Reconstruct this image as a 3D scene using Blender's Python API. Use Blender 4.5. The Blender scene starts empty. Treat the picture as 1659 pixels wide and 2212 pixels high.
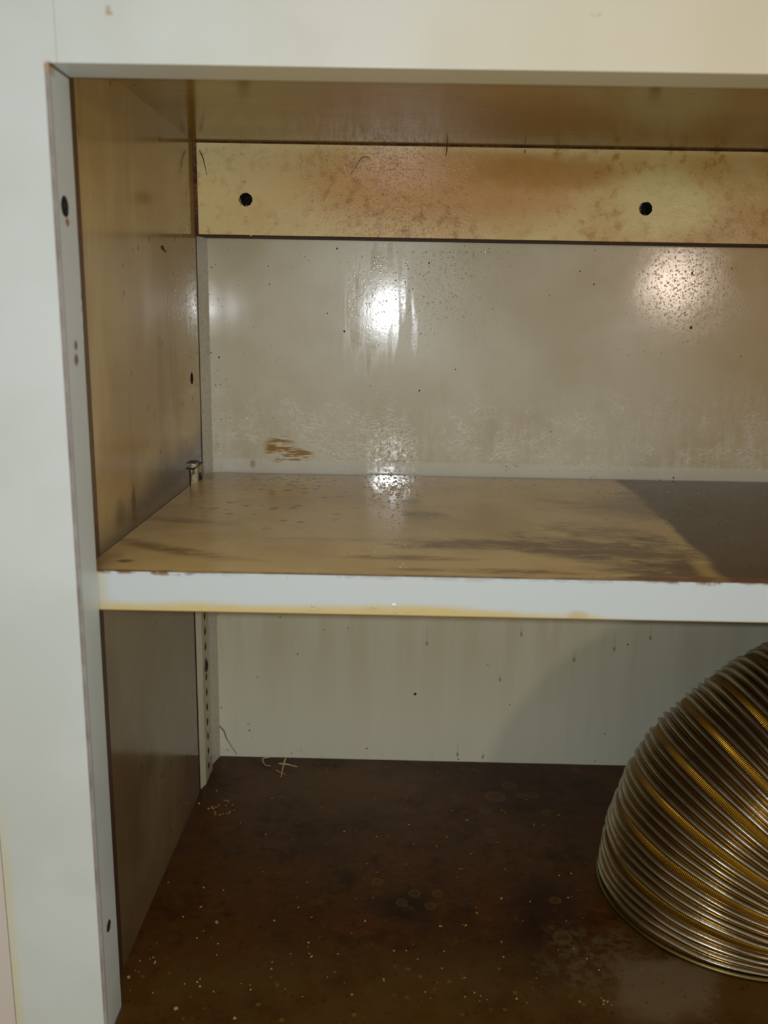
import bpy, bmesh, math, random
from mathutils import Vector, Matrix, Quaternion

# ---------------------------------------------------------------- camera
scene = bpy.context.scene
W, H = 1659, 2212
F_PX = 1884.1
CAM = Vector((0.13469, -0.36019, 0.11721))
YAW, PITCH, ROLL = -0.0097, -0.22305, 0.01869
fwd = Vector((math.sin(YAW)*math.cos(PITCH), math.cos(YAW)*math.cos(PITCH), math.sin(PITCH)))
rgt0 = Vector((math.cos(YAW), -math.sin(YAW), 0)); up0 = rgt0.cross(fwd)
rgt = math.cos(ROLL)*rgt0 + math.sin(ROLL)*up0
upv = -math.sin(ROLL)*rgt0 + math.cos(ROLL)*up0
cd = bpy.data.cameras.new('camera')
cd.sensor_fit = 'HORIZONTAL'; cd.sensor_width = 7.3; cd.lens = 7.3*F_PX/W
cd.clip_start = 0.01; cd.clip_end = 50
cd.dof.use_dof = True; cd.dof.focus_distance = 0.54; cd.dof.aperture_fstop = 2.6
cam = bpy.data.objects.new('camera', cd); scene.collection.objects.link(cam)
M = Matrix((rgt, upv, -fwd)).transposed().to_4x4(); M.translation = CAM
cam.matrix_world = M
scene.camera = cam

# ---------------------------------------------------------------- world, lamps, exposure
wd = bpy.data.worlds.new('world'); scene.world = wd; wd.use_nodes = True
wd.node_tree.nodes['Background'].inputs[0].default_value = (1.0, 0.89, 0.70, 1)
wd.node_tree.nodes['Background'].inputs[1].default_value = 0.34

def lamp(name, loc, energy, col, rad):
    l = bpy.data.lights.new(name, 'POINT'); l.energy = energy; l.color = col; l.shadow_soft_size = rad
    o = bpy.data.objects.new(name, l); scene.collection.objects.link(o); o.location = loc
    return o
lamp('phone_flash', CAM + Vector((-0.007, -0.002, 0.004)), 3.0, (0.92, 0.98, 1.03), 0.0035)
lamp('room_lamp', (0.82, -1.33, 0.21), 6.5, (1.0, 0.80, 0.68), 0.055)

scene.view_settings.view_transform = 'Standard'
scene.view_settings.look = 'None'
scene.view_settings.exposure = 0.0
scene.view_settings.gamma = 1.0
scene.view_settings.use_curve_mapping = False
scene.cycles.max_bounces = 8
scene.cycles.sample_clamp_indirect = 40

# ---------------------------------------------------------------- measured places
ZT, TF = 0.20838, 0.0214          # underside of top rail, thickness of the face frame
XP, XB, D = -0.0075, -0.0044, 0.28264   # left side panel at the front / at the back; back panel
ZF, ZP, ZC, TC = -0.23376, 0.22828, 0.16739, 0.018
YS, YB, SL, ST = 0.0224, 0.2787, 0.00244, 0.019
XR = 0.70                          # right side panel
ZTOP, ZBOT = 0.36, -0.275

def ray(px, py):
    return (fwd + rgt*((px - W/2)/F_PX) - upv*((py - H/2)/F_PX))
def on_y(px, py, y):
    v = ray(px, py); return CAM + v*((y - CAM.y)/v.y)
def on_z(px, py, z):
    v = ray(px, py); return CAM + v*((z - CAM.z)/v.z)
def on_x(px, py, x):
    v = ray(px, py); return CAM + v*((x - CAM.x)/v.x)
def on_shelf(px, py):
    p = on_z(px, py, 0.0); return on_z(px, py, SL*p.x)

# ---------------------------------------------------------------- object helpers
def tag(o, label=None, cat=None, group=None, kind=None):
    if label: o['label'] = label
    if cat: o['category'] = cat
    if group: o['group'] = group
    if kind: o['kind'] = kind
    return o
def wloc(o):
    v = Vector((0, 0, 0))
    while o: v += o.location; o = o.parent
    return v
def thing(name, label, cat, loc, group=None):
    o = bpy.data.objects.new(name, None); scene.collection.objects.link(o)
    o.location = loc; o.empty_display_size = 0.02
    return tag(o, label, cat, group)
def obj(name, bm, mats, parent=None, smooth=False, origin=None):
    """bm is in world coordinates"""
    if not isinstance(mats, (list, tuple)): mats = [mats]
    base = wloc(parent) if parent else Vector((0, 0, 0))
    org = Vector(origin) if origin is not None else base
    bmesh.ops.translate(bm, verts=bm.verts, vec=-org)
    me = bpy.data.meshes.new(name); bm.to_mesh(me); bm.free()
    for m in mats: me.materials.append(m)
    if smooth:
        for p in me.polygons: p.use_smooth = True
    o = bpy.data.objects.new(name, me); scene.collection.objects.link(o)
    o.location = org - base
    if parent: o.parent = parent
    return o
def prism(bm, poly, z0, z1, mi=0):
    """poly: (x, y, dz) outline from above, anticlockwise"""
    lo = [bm.verts.new((p[0], p[1], z0 + (p[2] if len(p) > 2 else 0))) for p in poly]
    hi = [bm.verts.new((p[0], p[1], z1 + (p[2] if len(p) > 2 else 0))) for p in poly]
    fs = [bm.faces.new(hi), bm.faces.new(lo[::-1])]
    n = len(poly)
    for i in range(n): fs.append(bm.faces.new((lo[i], lo[(i+1) % n], hi[(i+1) % n], hi[i])))
    for f in fs: f.material_index = mi
    return fs
def box(bm, x0, x1, y0, y1, z0, z1, mi=0, bev=0.0):
    fs = prism(bm, [(x0, y0), (x1, y0), (x1, y1), (x0, y1)], z0, z1, mi)
    if bev:
        es = list({e for f in fs for e in f.edges})
        bmesh.ops.bevel(bm, geom=es, offset=bev, segments=2, profile=0.7, affect='EDGES')
    return fs
def newbm(): return bmesh.new()
def subdiv_box(bm, x0, x1, y0, y1, z0, z1): box(bm, x0, x1, y0, y1, z0, z1)
def tube(bm, pts, rads, seg=6, mi=0):
    rings = []
    for i, p in enumerate(pts):
        a = pts[max(i-1, 0)]; b = pts[min(i+1, len(pts)-1)]
        t = (Vector(b) - Vector(a)).normalized()
        n = t.orthogonal().normalized(); m = t.cross(n)
        r = rads[i] if isinstance(rads, (list, tuple)) else rads
        rings.append([bm.verts.new(Vector(p) + r*(math.cos(k*2*math.pi/seg)*n + math.sin(k*2*math.pi/seg)*m)) for k in range(seg)])
    # keep rings aligned
    for a, b in zip(rings, rings[1:]):
        off = min(range(seg), key=lambda s: sum((a[k].co - b[(k+s) % seg].co).length for k in range(seg)))
        b[:] = b[off:] + b[:off]
        for k in range(seg):
            f = bm.faces.new((a[k], a[(k+1) % seg], b[(k+1) % seg], b[k])); f.material_index = mi; f.smooth = True
    for r in (rings[0][::-1], rings[-1]):
        f = bm.faces.new(r); f.material_index = mi
def speck(bm, p, n, rx, ry, ang=0.0, mi=1, h=0.00018, seg=8, rnd=random.Random(3)):
    """a low dried fleck lying on a panel at p with normal n"""
    n = Vector(n).normalized()
    u = Vector((0, 0, 1)).cross(n)
    if u.length < 0.1: u = Vector((1, 0, 0))
    u.normalize(); v = n.cross(u)
    u, v = math.cos(ang)*u + math.sin(ang)*v, -math.sin(ang)*u + math.cos(ang)*v
    c = bm.verts.new(Vector(p) + n*h)
    ring = []
    for k in range(seg):
        a = k*2*math.pi/seg; j = rnd.uniform(0.75, 1.2)
        ring.append(bm.verts.new(Vector(p) + u*rx*j*math.cos(a) + v*ry*j*math.sin(a) - n*0.00005))
    for k in range(seg):
        f = bm.faces.new((ring[k], ring[(k+1) % seg], c)); f.material_index = mi; f.smooth = True
CUTS = {}
DROP_RND = random.Random(21)
def droplet(bm, p, n, r, hf, mi):
    """a dried grease bead standing on a surface"""
    n = Vector(n).normalized(); u = n.orthogonal().normalized(); v = n.cross(u); p = Vector(p)
    rings = []; a0 = DROP_RND.uniform(0, 6); el = DROP_RND.uniform(0.8, 1.25)
    for j, t in enumerate((0.0, 0.5, 0.95)):
        rr = r*math.cos(t); hh_ = r*hf*math.sin(t)
        rings.append([bm.verts.new(p + u*rr*el*math.cos(a0 + k*math.pi/4) + v*rr*math.sin(a0 + k*math.pi/4) + n*(hh_ - (0.00003 if j == 0 else 0))) for k in range(8)])
    top = bm.verts.new(p + n*r*hf)
    for a, c_ in zip(rings, rings[1:]):
        for k in range(8):
            f = bm.faces.new((a[k], a[(k+1) % 8], c_[(k+1) % 8], c_[k])); f.material_index = mi; f.smooth = True
    for k in range(8):
        f = bm.faces.new((rings[-1][k], rings[-1][(k+1) % 8], top)); f.material_index = mi; f.smooth = True
def beads(bm, fn, n, mi, groups, hf):
    for cx, cy, sx, sy, cnt, r0, r1 in groups:
        for k in range(cnt):
            p = fn(DROP_RND.gauss(cx, sx), DROP_RND.gauss(cy, sy))
            droplet(bm, p, n, r0 + (r1 - r0)*DROP_RND.random()**2, hf, mi)
def punch(o, p, axis, r, depth, mi, rnd=None, jag=0.0, seg=24):
    """cut a real drilled hole into o; its inside takes material slot mi"""
    p = Vector(p); axis = Vector(axis).normalized()
    u = axis.orthogonal().normalized(); v = axis.cross(u)
    bm = newbm(); a, b = [], []
    for k in range(seg):
        t = 2*math.pi*k/seg; rr = r*(1 + (rnd.uniform(-jag, jag) if rnd else 0))
        q = u*rr*math.cos(t) + v*rr*math.sin(t)
        a.append(bm.verts.new(p - axis*0.002 + q)); b.append(bm.verts.new(p + axis*depth + q))
    bm.faces.new(a[::-1]); bm.faces.new(b)
    for k in range(seg): bm.faces.new((a[k], a[(k+1) % seg], b[(k+1) % seg], b[k]))
    bmesh.ops.recalc_face_normals(bm, faces=bm.faces)
    me = bpy.data.meshes.new('cut'); bm.to_mesh(me); bm.free()
    c = bpy.data.objects.new('cut', me); scene.collection.objects.link(c)
    md = o.modifiers.new('b', 'BOOLEAN'); md.operation = 'DIFFERENCE'; md.solver = 'EXACT'; md.object = c
    bpy.context.view_layer.update()
    dg = bpy.context.evaluated_depsgraph_get()
    nm = bpy.data.meshes.new_from_object(o.evaluated_get(dg))
    o.modifiers.remove(md); old = o.data; mats = list(old.materials); o.data = nm
    nm.materials.clear()
    for m in mats: nm.materials.append(m)
    bpy.data.objects.remove(c); bpy.data.meshes.remove(me); bpy.data.meshes.remove(old)
    base = wloc(o)
    CUTS.setdefault(o.name, []).append((p, axis, r, mi))
    for f in nm.polygons:
        for p_, ax_, r_, mi_ in CUTS[o.name]:
            q = f.center + base - p_; al = q.dot(ax_)
            if al > 0.0002 and (q - ax_*al).length < r_*1.15: f.material_index = mi_

# ---------------------------------------------------------------- node expressions
def lin(r, g, b):
    f = lambda c: (c/255/12.92) if c/255 <= 0.04045 else ((c/255+0.055)/1.055)**2.4
    return (f(r), f(g), f(b), 1)
class X:
    def __init__(s, b, k): s.b = b; s.k = k
    def _m(s, op, o=None, o2=None, clamp=False):
        n = s.b.nt.nodes.new('ShaderNodeMath'); n.operation = op; n.use_clamp = clamp
        for i, q in enumerate((s, o, o2)):
            if q is None: continue
            if isinstance(q, X): s.b.nt.links.new(q.k, n.inputs[i])
            else: n.inputs[i].default_value = q
        return X(s.b, n.outputs[0])
    def __add__(s, o): return s._m('ADD', o)
    __radd__ = __add__
    def __sub__(s, o): return s._m('SUBTRACT', o)
    def __rsub__(s, o): return (s*-1) + o
    def __mul__(s, o): return s._m('MULTIPLY', o)
    __rmul__ = __mul__
    def max(s, o): return s._m('MAXIMUM', o)
    def min(s, o): return s._m('MINIMUM', o)
    def pow(s, o): return s._m('POWER', o)
    def abs(s): return s._m('ABSOLUTE')
    def sqrt(s): return s._m('SQRT')
    def sin(s): return s._m('SINE')
    def clamp(s): return s._m('ADD', 0.0, clamp=True)
    def ss(s, a, b):
        """smoothstep from a (0) to b (1); a may exceed b"""
        if a > b: return 1 - s.ss(b, a)
        n = s.b.nt.nodes.new('ShaderNodeMapRange'); n.interpolation_type = 'SMOOTHSTEP'
        s.b.nt.links.new(s.k, n.inputs[0]); n.inputs[1].default_value = a; n.inputs[2].default_value = b
        return X(s.b, n.outputs[0])
class B:
    def __init__(s, name):
        s.m = bpy.data.materials.new(name); s.m.use_nodes = True; s.nt = s.m.node_tree
        s.bs = s.nt.nodes['Principled BSDF']
        g = s.nt.nodes.new('ShaderNodeNewGeometry'); s.P = g.outputs['Position']; s.N = g.outputs['Normal']
        sp = s.nt.nodes.new('ShaderNodeSeparateXYZ'); s.nt.links.new(s.P, sp.inputs[0])
        s.x, s.y, s.z = (X(s, sp.outputs[i]) for i in range(3))
        sn = s.nt.nodes.new('ShaderNodeSeparateXYZ'); s.nt.links.new(s.N, sn.inputs[0])
        s.nx, s.ny, s.nz = (X(s, sn.outputs[i]) for i in range(3))
    def vec(s, x, y, z):
        n = s.nt.nodes.new('ShaderNodeCombineXYZ')
        for i, q in enumerate((x, y, z)):
            if isinstance(q, X): s.nt.links.new(q.k, n.inputs[i])
            else: n.inputs[i].default_value = q
        return n.outputs[0]
    def scaled(s, sx, sy, sz): return s.vec(s.x*sx, s.y*sy, s.z*sz)
    def noise(s, scale, detail=3, rough=0.5, dist=0.0, v=None):
        n = s.nt.nodes.new('ShaderNodeTexNoise'); s.nt.links.new(v if v is not None else s.P, n.inputs['Vector'])
        n.inputs['Scale'].default_value = scale; n.inputs['Detail'].default_value = detail
        n.inputs['Roughness'].default_value = rough; n.inputs['Distortion'].default_value = dist
        return X(s, n.outputs[0])
    def vor(s, scale, feature='F1', v=None, rand=1.0):
        n = s.nt.nodes.new('ShaderNodeTexVoronoi'); n.feature = feature
        s.nt.links.new(v if v is not None else s.P, n.inputs['Vector'])
        n.inputs['Scale'].default_value = scale; n.inputs['Randomness'].default_value = rand
        if feature == 'DISTANCE_TO_EDGE': return X(s, n.outputs[0])
        sc = s.nt.nodes.new('ShaderNodeSeparateColor'); s.nt.links.new(n.outputs['Color'], sc.inputs[0])
        return X(s, n.outputs['Distance']), X(s, sc.outputs[0]), X(s, sc.outputs[1])
    def blob(s, u, v, cu, cv, ru, rv, ang=0.0, soft=0.35, warp=None, wa=0.5):
        du, dv = u - cu, v - cv
        ca, sa = math.cos(ang), math.sin(ang)
        a = (du*ca + dv*sa)*(1/ru); c = (dv*ca - du*sa)*(1/rv)
        d = (a*a + c*c).sqrt()
        if warp is not None: d = d + (warp - 0.5)*(2*wa)
        return d.ss(1 + soft, 1 - soft)
    def mix(s, a, c, f):
        n = s.nt.nodes.new('ShaderNodeMix'); n.data_type = 'RGBA'
        for i, q in ((6, a), (7, c)):
            if isinstance(q, tuple): n.inputs[i].default_value = q
            else: s.nt.links.new(q, n.inputs[i])
        if isinstance(f, X): s.nt.links.new(f.clamp().k, n.inputs[0])
        else: n.inputs[0].default_value = f
        return n.outputs[2]
    def put(s, key, val):
        i = s.bs.inputs[key]
        if isinstance(val, X): s.nt.links.new(val.k, i)
        elif isinstance(val, (tuple, float, int)): i.default_value = val
        else: s.nt.links.new(val, i)
    def bump(s, h, dist=0.001, strength=1.0):
        n = s.nt.nodes.new('ShaderNodeBump'); n.inputs['Distance'].default_value = dist
        n.inputs['Strength'].default_value = strength
        s.nt.links.new(h.k, n.inputs['Height']); s.nt.links.new(n.outputs[0], s.bs.inputs['Normal'])
    def done(s, base, rough=0.4, metal=0.0, gain=None):
        if gain:
            n = s.nt.nodes.new('ShaderNodeMix'); n.data_type = 'RGBA'; n.blend_type = 'MULTIPLY'
            n.inputs[0].default_value = 1.0; s.nt.links.new(base, n.inputs[6]) if not isinstance(base, tuple) else None
            n.inputs[7].default_value = (*gain, 1); base = n.outputs[2]
        s.put('Base Color', base); s.put('Roughness', rough); s.put('Metallic', metal)
        return s.m

def drops(b, scale, thr=0.30, keep=0.5, v=None):
    """rounded droplets: 0..1 dome height, only in a share of the cells"""
    d, r, g = b.vor(scale, v=v)
    size = g*0.6 + 0.4
    dome = (1 - (d*(1/thr))*(1/1.0)).max(0.0)
    dome = (1 - (d*d)*(1/(thr*thr))).max(0.0).sqrt()
    return dome*(r.ss(1-keep, 1-keep+0.02))*size

# ---------------------------------------------------------------- materials
def m_frame():
    b = B('off_white_laminate')
    n = b.noise(14, 4); n2 = b.noise(60, 4, 0.6)
    front = b.ny.ss(-0.6, -0.9)
    c = b.mix(lin(222, 224, 216), lin(214, 216, 206), n.ss(0.4, 0.65))
    # rail yellowed to the right: grease plus warm overhead light put into the colour
    yel = (b.z.ss(0.185, 0.215))*(b.x.ss(-0.03, 0.27) + (n - 0.5)*0.55)
    c = b.mix(c, lin(231, 206, 158), (yel*0.62)*front)
    sp = b.noise(95, 2, 0.5)
    c = b.mix(c, lin(176, 142, 98), sp.ss(0.70, 0.78)*(b.z.ss(0.2, 0.22))*0.7)
    # underside of the rail: yellowed grease
    under = b.nz.ss(-0.6, -0.9)
    c = b.mix(c, lin(214, 194, 150), under*(b.x.ss(0.0, 0.09)*0.85 + 0.1))
    # brown glue lines: stile edge and seam against the neighbour
    e1 = (b.x + 0.0008).abs().ss(0.0011, 0.0005)*b.z.ss(0.2086, 0.2080)*b.y.ss(0.003, 0.001)
    c = b.mix(c, lin(104, 66, 52), e1*(n2*0.8 + 0.3))
    c = b.mix(c, lin(190, 152, 112), b.blob(b.x, b.z, 0.0, 0.2068, 0.0016, 0.0022, 0, 0.5)*b.y.ss(0.01, 0.002)*0.8)
    seam = b.x.ss(-0.0385, -0.0445)*b.z.ss(-0.08, -0.15)*front
    c = b.mix(c, lin(226, 208, 140), seam*(n2*0.6 + 0.2))
    # joint between rail and stile
    j = (b.x - 0.0033).abs().ss(0.0004, 0.0001)*b.z.ss(0.208, 0.209)*front
    cn = ((b.x - 0.0002).abs() + (b.z - 0.2082).abs()).ss(0.0011, 0.0004)*b.y.ss(0.0005, 0.002)
    c = b.mix(c, lin(70, 58, 46), cn*0.8)
    # brown dabs on the stile edge
    side = b.nx.ss(0.6, 0.9)
    for (px, py, a, d_) in ((164, 746, .0011, .0028), (165, 777, .0014, .0034)):
        p = on_x(px, py, 0)
        c = b.mix(c, lin(120, 92, 74), b.blob(b.y, b.z, p.y, p.z, a*1.6, d_*0.7, 0, 0.5)*side)
    p = on_x(146, 480, 0)
    c = b.mix(c, lin(150, 92, 50), b.blob(b.y, b.z, p.y, p.z, 0.0022, 0.0018, 0, 0.5, n2, 1.0)*side)
    b.bump(b.noise(240, 2)*0.2 + n2*0.3, 0.0004, 0.35)
    return b.done(c, 0.36, gain=(.88, .93, .985))
def m_neighbour():
    b = B('pinkish_painted_board'); n = b.noise(20, 3)
    return b.done(b.mix(lin(205, 196, 188), lin(214, 206, 196), n), 0.45)
def m_raw():
    b = B('raw_particleboard'); n = b.noise(500, 4, 0.7); n2 = b.noise(60, 3)
    c = b.mix(lin(86, 48, 20), lin(150, 96, 48), n.ss(0.35, 0.7))
    c = b.mix(c, lin(44, 22, 10), (n2.ss(0.45, 0.6)*0.8).max(b.z.ss(0.2, 0.17)*0.85))
    b.bump(n, 0.0006, 0.6)
    return b.done(c, 0.7)
def m_filler():
    b = B('dark_brown_filler'); n = b.noise(14, 3); n2 = b.noise(300, 3)
    c = b.mix(lin(96, 66, 40), lin(112, 88, 60), b.z.ss(0.17, 0.05))
    c = b.mix(c, lin(58, 34, 20), b.z.ss(0.03, -0.01)*0.8)
    return b.done(b.mix(c, lin(60, 36, 22), n2.ss(0.4, 0.8)*0.4), 0.5)
def m_hole_shade():
    b = B('dark_bore_and_edge_shade'); n = b.noise(900, 2)
    return b.done(b.mix(lin(20, 14, 10), lin(52, 34, 20), n.ss(0.5, 0.7)), 0.9)
def m_side():
    b = B('grease_filmed_side_laminate')
    n = b.noise(9, 4, 0.55); n2 = b.noise(26, 4, 0.6, v=b.scaled(1, 1, 0.35)); st = b.noise(60, 3, 0.6, v=b.scaled(1, 1, 0.16))
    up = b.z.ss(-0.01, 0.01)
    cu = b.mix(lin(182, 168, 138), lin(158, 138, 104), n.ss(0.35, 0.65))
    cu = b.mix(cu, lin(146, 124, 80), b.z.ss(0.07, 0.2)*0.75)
    cl = b.mix(lin(120, 110, 98), lin(98, 84, 68), n.ss(0.35, 0.65))  # lower part darker: shade below the shelf put into the colour
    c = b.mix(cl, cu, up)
    c = b.mix(c, lin(190, 178, 150), (n2.ss(0.5, 0.75))*(up*0.25 + 0.12))
    c = b.mix(c, lin(120, 96, 62), (st.ss(0.52, 0.72))*0.3)
    # dark grey-brown band just above the shelf, taller towards the back
    low_dark = ((b.z - b.y.ss(0.03, 0.2)*0.022) + (n2 - 0.5)*0.012).ss(0.022, -0.008)*up
    c = b.mix(c, lin(62, 52, 50), low_dark*0.92)
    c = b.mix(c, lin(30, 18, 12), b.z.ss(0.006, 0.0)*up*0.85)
    sm = b.noise(160, 3, 0.6)
    for (px, py, r1, r2, k) in ((291, 1090, .0035, .010, .85), (262, 1112, .007, .007, .45), (297, 1120, .0012, .02, .3)):
        p = on_x(px, py, -0.006)
        c = b.mix(c, lin(72, 50, 18), b.blob(b.y, b.z, p.y, p.z, r1, r2, 0, 0.6, sm, 0.8)*k)
    d, r, g = b.vor(70)
    c = b.mix(c, lin(70, 52, 32), d.ss(0.17, 0.10)*r.ss(0.60, 0.63)*0.6)
    sv = b.noise(150, 3, 0.6, v=b.scaled(1, 1, 0.25))
    c = b.mix(c, lin(96, 76, 44), sv.ss(0.68, 0.76)*0.55)
    d, r, g = b.vor(260)
    c = b.mix(c, lin(50, 34, 20), d.ss(0.28, 0.18)*r.ss(0.5, 0.55)*b.y.ss(0.262, 0.274))
    dr = drops(b, 420, 0.33, 0.5)*b.blob(b.y, b.z, 0.245, 0.13, 0.035, 0.05, 0, 0.6)
    b.bump(dr*1.2 + n2*0.5 + st*0.25 + b.noise(130, 3)*0.2, 0.0003, 0.7)
    return b.done(c, ((n2*0.14 + 0.09) - b.y.ss(0.16, 0.22)*0.06)*(1 - dr*0.7), gain=(1.26, 1.13, .80))
def m_top():
    b = B('grease_brown_top_laminate')
    n = b.noise(10, 4, 0.6, v=b.scaled(0.5, 1.4, 1)); n2 = b.noise(70, 3, v=b.scaled(0.4, 1.5, 1))
    c = b.mix(lin(152, 126, 76), lin(128, 100, 50), n.ss(0.35, 0.65))
    c = b.mix(c, lin(110, 80, 34), b.x.ss(0.08, 0.3)*0.55)
    d, r, g = b.vor(60)
    c = b.mix(c, lin(70, 50, 20), d.ss(0.16, 0.1)*r.ss(0.8, 0.82)*0.7)
    b.bump(n2*0.5 + drops(b, 500, 0.3, 0.4)*b.blob(b.x, b.y, 0.13, 0.21, 0.02, 0.05, 0, 0.6), 0.0005, 0.35)
    return b.done(c, n*0.12 + 0.10, gain=(1.02, .96, .36))
def m_back():
    b = B('stained_back_laminate')
    n = b.noise(9, 4, 0.55); n2 = b.noise(30, 4, 0.6); fine = b.noise(220, 3, 0.6)
    st = b.noise(50, 3, 0.55, v=b.scaled(1, 1, 0.10)); st2 = b.noise(120, 3, 0.6, v=b.scaled(1, 1, 0.12))
    up = b.z.ss(-0.012, -0.008)
    cu = b.mix(lin(198, 193, 174), lin(184, 174, 148), n.ss(0.38, 0.62))
    cl = b.mix(lin(200, 197, 174), lin(193, 188, 163), st.ss(0.35, 0.65))
    cl = b.mix(cl, lin(222, 222, 208), b.z.ss(-0.12, -0.23)*0.7)
    cl = b.mix(cl, lin(204, 203, 190), st2.ss(0.56, 0.72)*0.5)
    c = b.mix(cl, cu, up)
    # amber grease at the right and under the rail
    amb = b.x.ss(0.24, 0.42)*up + b.z.ss(0.10, 0.16)*b.x.ss(0.16, 0.30)*0.4
    c = b.mix(c, lin(172, 140, 88), amb*(n2*0.5 + 0.45))
    c = b.mix(c, lin(170, 158, 120), b.blob(b.x, b.z, 0.17, 0.13, 0.06, 0.035, 0, 0.8, n2, 0.5)*0.5)
    # whitish dried crackle that climbs up from the shelf
    band = b.z.ss(0.088, 0.012)*b.z.ss(0.004, 0.012)
    w = b.vec(b.x + (n2 - 0.5)*0.02 + (fine - 0.5)*0.004, b.y, b.z*1.9 + (fine - 0.5)*0.008)
    e1 = b.vor(95, 'DISTANCE_TO_EDGE', v=w); e2 = b.vor(210, 'DISTANCE_TO_EDGE', v=w)
    pat = b.noise(55, 4, 0.65)
    crk = (e1.ss(0.06, 0.0)*0.8*pat.ss(0.5, 0.62) + e2.ss(0.13, 0.0)*0.5*pat.ss(0.42, 0.6))*band
    c = b.mix(c, lin(228, 226, 212), crk*0.8)
    vf = b.noise(260, 3, 0.6, v=b.scaled(1, 1, 0.2))
    c = b.mix(c, lin(208, 204, 188), band*(n2.ss(0.35, 0.6)*0.35 + vf.ss(0.45, 0.65)*0.3))
    # paler grey band along the shelf
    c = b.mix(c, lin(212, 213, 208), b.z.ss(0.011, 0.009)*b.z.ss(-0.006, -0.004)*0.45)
    # rust-coloured brush marks
    p = on_y(618, 975, D)
    rb = b.noise(90, 4, 0.7, v=b.scaled(0.4, 1, 3.6))
    p1 = on_y(602, 968, D); p2 = on_y(642, 982, D)
    rs = b.blob(b.x, b.z, p1.x, p1.z, 0.011, 0.0095, 0, 0.3, n2, 0.5).max(b.blob(b.x, b.z, p2.x, p2.z, 0.0125, 0.0048, 0, 0.3, n2, 0.5))
    c = b.mix(c, lin(148, 108, 30), rs*rb.ss(0.49, 0.54)*up)
    p = on_y(546, 1002, D)
    c = b.mix(c, lin(150, 134, 80), b.blob(b.x, b.z, p.x, p.z, 0.002, 0.003, 0, 0.5)*0.7)
    # drips under the shelf
    for px, py, ln in ((1327, 1402, .012), (1405, 1378, .009), (922, 1390, .012), (1126, 1370, .008), (1240, 1425, .006), (1080, 1468, .005), (988, 1630, .010), (1043, 1635, .005)):
        p = on_y(px, py, D)
        c = b.mix(c, lin(112, 104, 78), b.blob(b.x, b.z, p.x, p.z, 0.0009, 0.0017, 0, 0.6)*0.7)
        c = b.mix(c, lin(132, 126, 100), b.blob(b.x, b.z, p.x, p.z+ln*0.5, 0.0007, ln*0.55, 0, 0.7)*0.22)
    # patches the flash shows wet and patches that stay dull
    dm1 = b.blob(b.x, b.z, 0.163, 0.138, 0.05, 0.038, 0.2, 0.55, n2, 0.7)
    dm2 = b.blob(b.x, b.z, 0.345, 0.136, 0.036, 0.04, 0.4, 0.55, n2, 0.7)
    dm3 = b.blob(b.x, b.z, 0.133, 0.020, 0.022, 0.026, 0, 0.6, n2, 0.6)*0.9
    dr = (drops(b, 430, 0.36, 0.5) + drops(b, 760, 0.36, 0.5)*0.5)*((dm1 + dm2).min(1.0)*0.35 + dm3*0.6 + fine.ss(0.7, 0.75)*0.1)
    h = dr*1.0 + crk*0.4 + band*fine*0.5 + n2*0.5 + st*0.35
    b.bump(h, 0.0003, 0.8)
    wet = b.blob(b.x, b.z, 0.122, 0.122, 0.021, 0.040, 0, 0.25, st2, 1.3)
    foot = b.blob(b.x, b.z, 0.134, 0.012, 0.016, 0.026, 0, 0.5, n2, 0.8)
    ro = (n2*0.08 + 0.29) - (wet*0.18).max(b.blob(b.x, b.z, 0.335, 0.14, 0.034, 0.04, 0, 0.4, n2, 0.6)*0.18).max(b.x.ss(0.05, 0.02)*0.20).max(foot*0.26)
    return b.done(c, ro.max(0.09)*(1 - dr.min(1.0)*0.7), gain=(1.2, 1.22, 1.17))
def m_rail():
    b = B('amber_stained_hanging_rail')
    n = b.noise(11, 4, 0.6); n2 = b.noise(40, 4, 0.65); fine = b.noise(260, 4, 0.7)
    c = b.mix(lin(188, 172, 134), lin(176, 148, 98), n.ss(0.36, 0.58))
    mid = b.noise(130, 4, 0.7)
    body = b.blob(b.x, b.z, 0.165, 0.204, 0.085, 0.026, 0, 0.5, n, 0.6)
    c = b.mix(c, lin(164, 116, 60), body*0.75)
    c = b.mix(c, lin(150, 110, 44), b.x.ss(0.27, 0.42)*(0.4 + n2*0.7))
    c = b.mix(c, lin(150, 108, 46), b.blob(b.x, b.z, 0.235, 0.212, 0.05, 0.010, 0, 0.5, n2, 0.8)*0.7)
    pal = b.blob(b.x, b.z, 0.315, 0.193, 0.034, 0.019, 0, 0.4, n2, 0.5)
    c = b.mix(c, lin(184, 172, 126), pal*0.9)
    c = b.mix(c, lin(120, 80, 30), fine.ss(0.60, 0.70)*(n2.ss(0.45, 0.6))*(1 - pal)*0.55)
    c = b.mix(c, lin(196, 186, 146), b.x.ss(0.03, 0.0)*0.5 + b.z.ss(0.222, 0.228)*0.4)
    c = b.mix(c, lin(140, 98, 46), mid.ss(0.50, 0.66)*(n.ss(0.42, 0.55)*0.5 + 0.25)*(1 - pal*0.8))
    dm = (b.blob(b.x, b.z, 0.128, 0.2, 0.045, 0.04, 0, 0.6, n2, 0.5) + 0.12).min(1.0)
    dr = (drops(b, 450, 0.36, 0.45) + drops(b, 900, 0.36, 0.5)*0.5)*dm
    b.bump(dr + fine*0.4 + n2*0.4, 0.0003, 0.9)
    return b.done(c, (n2*0.15 + 0.2)*(1 - dr.min(1.0)*0.75), gain=(1.6, 1.58, 1.3))
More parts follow.
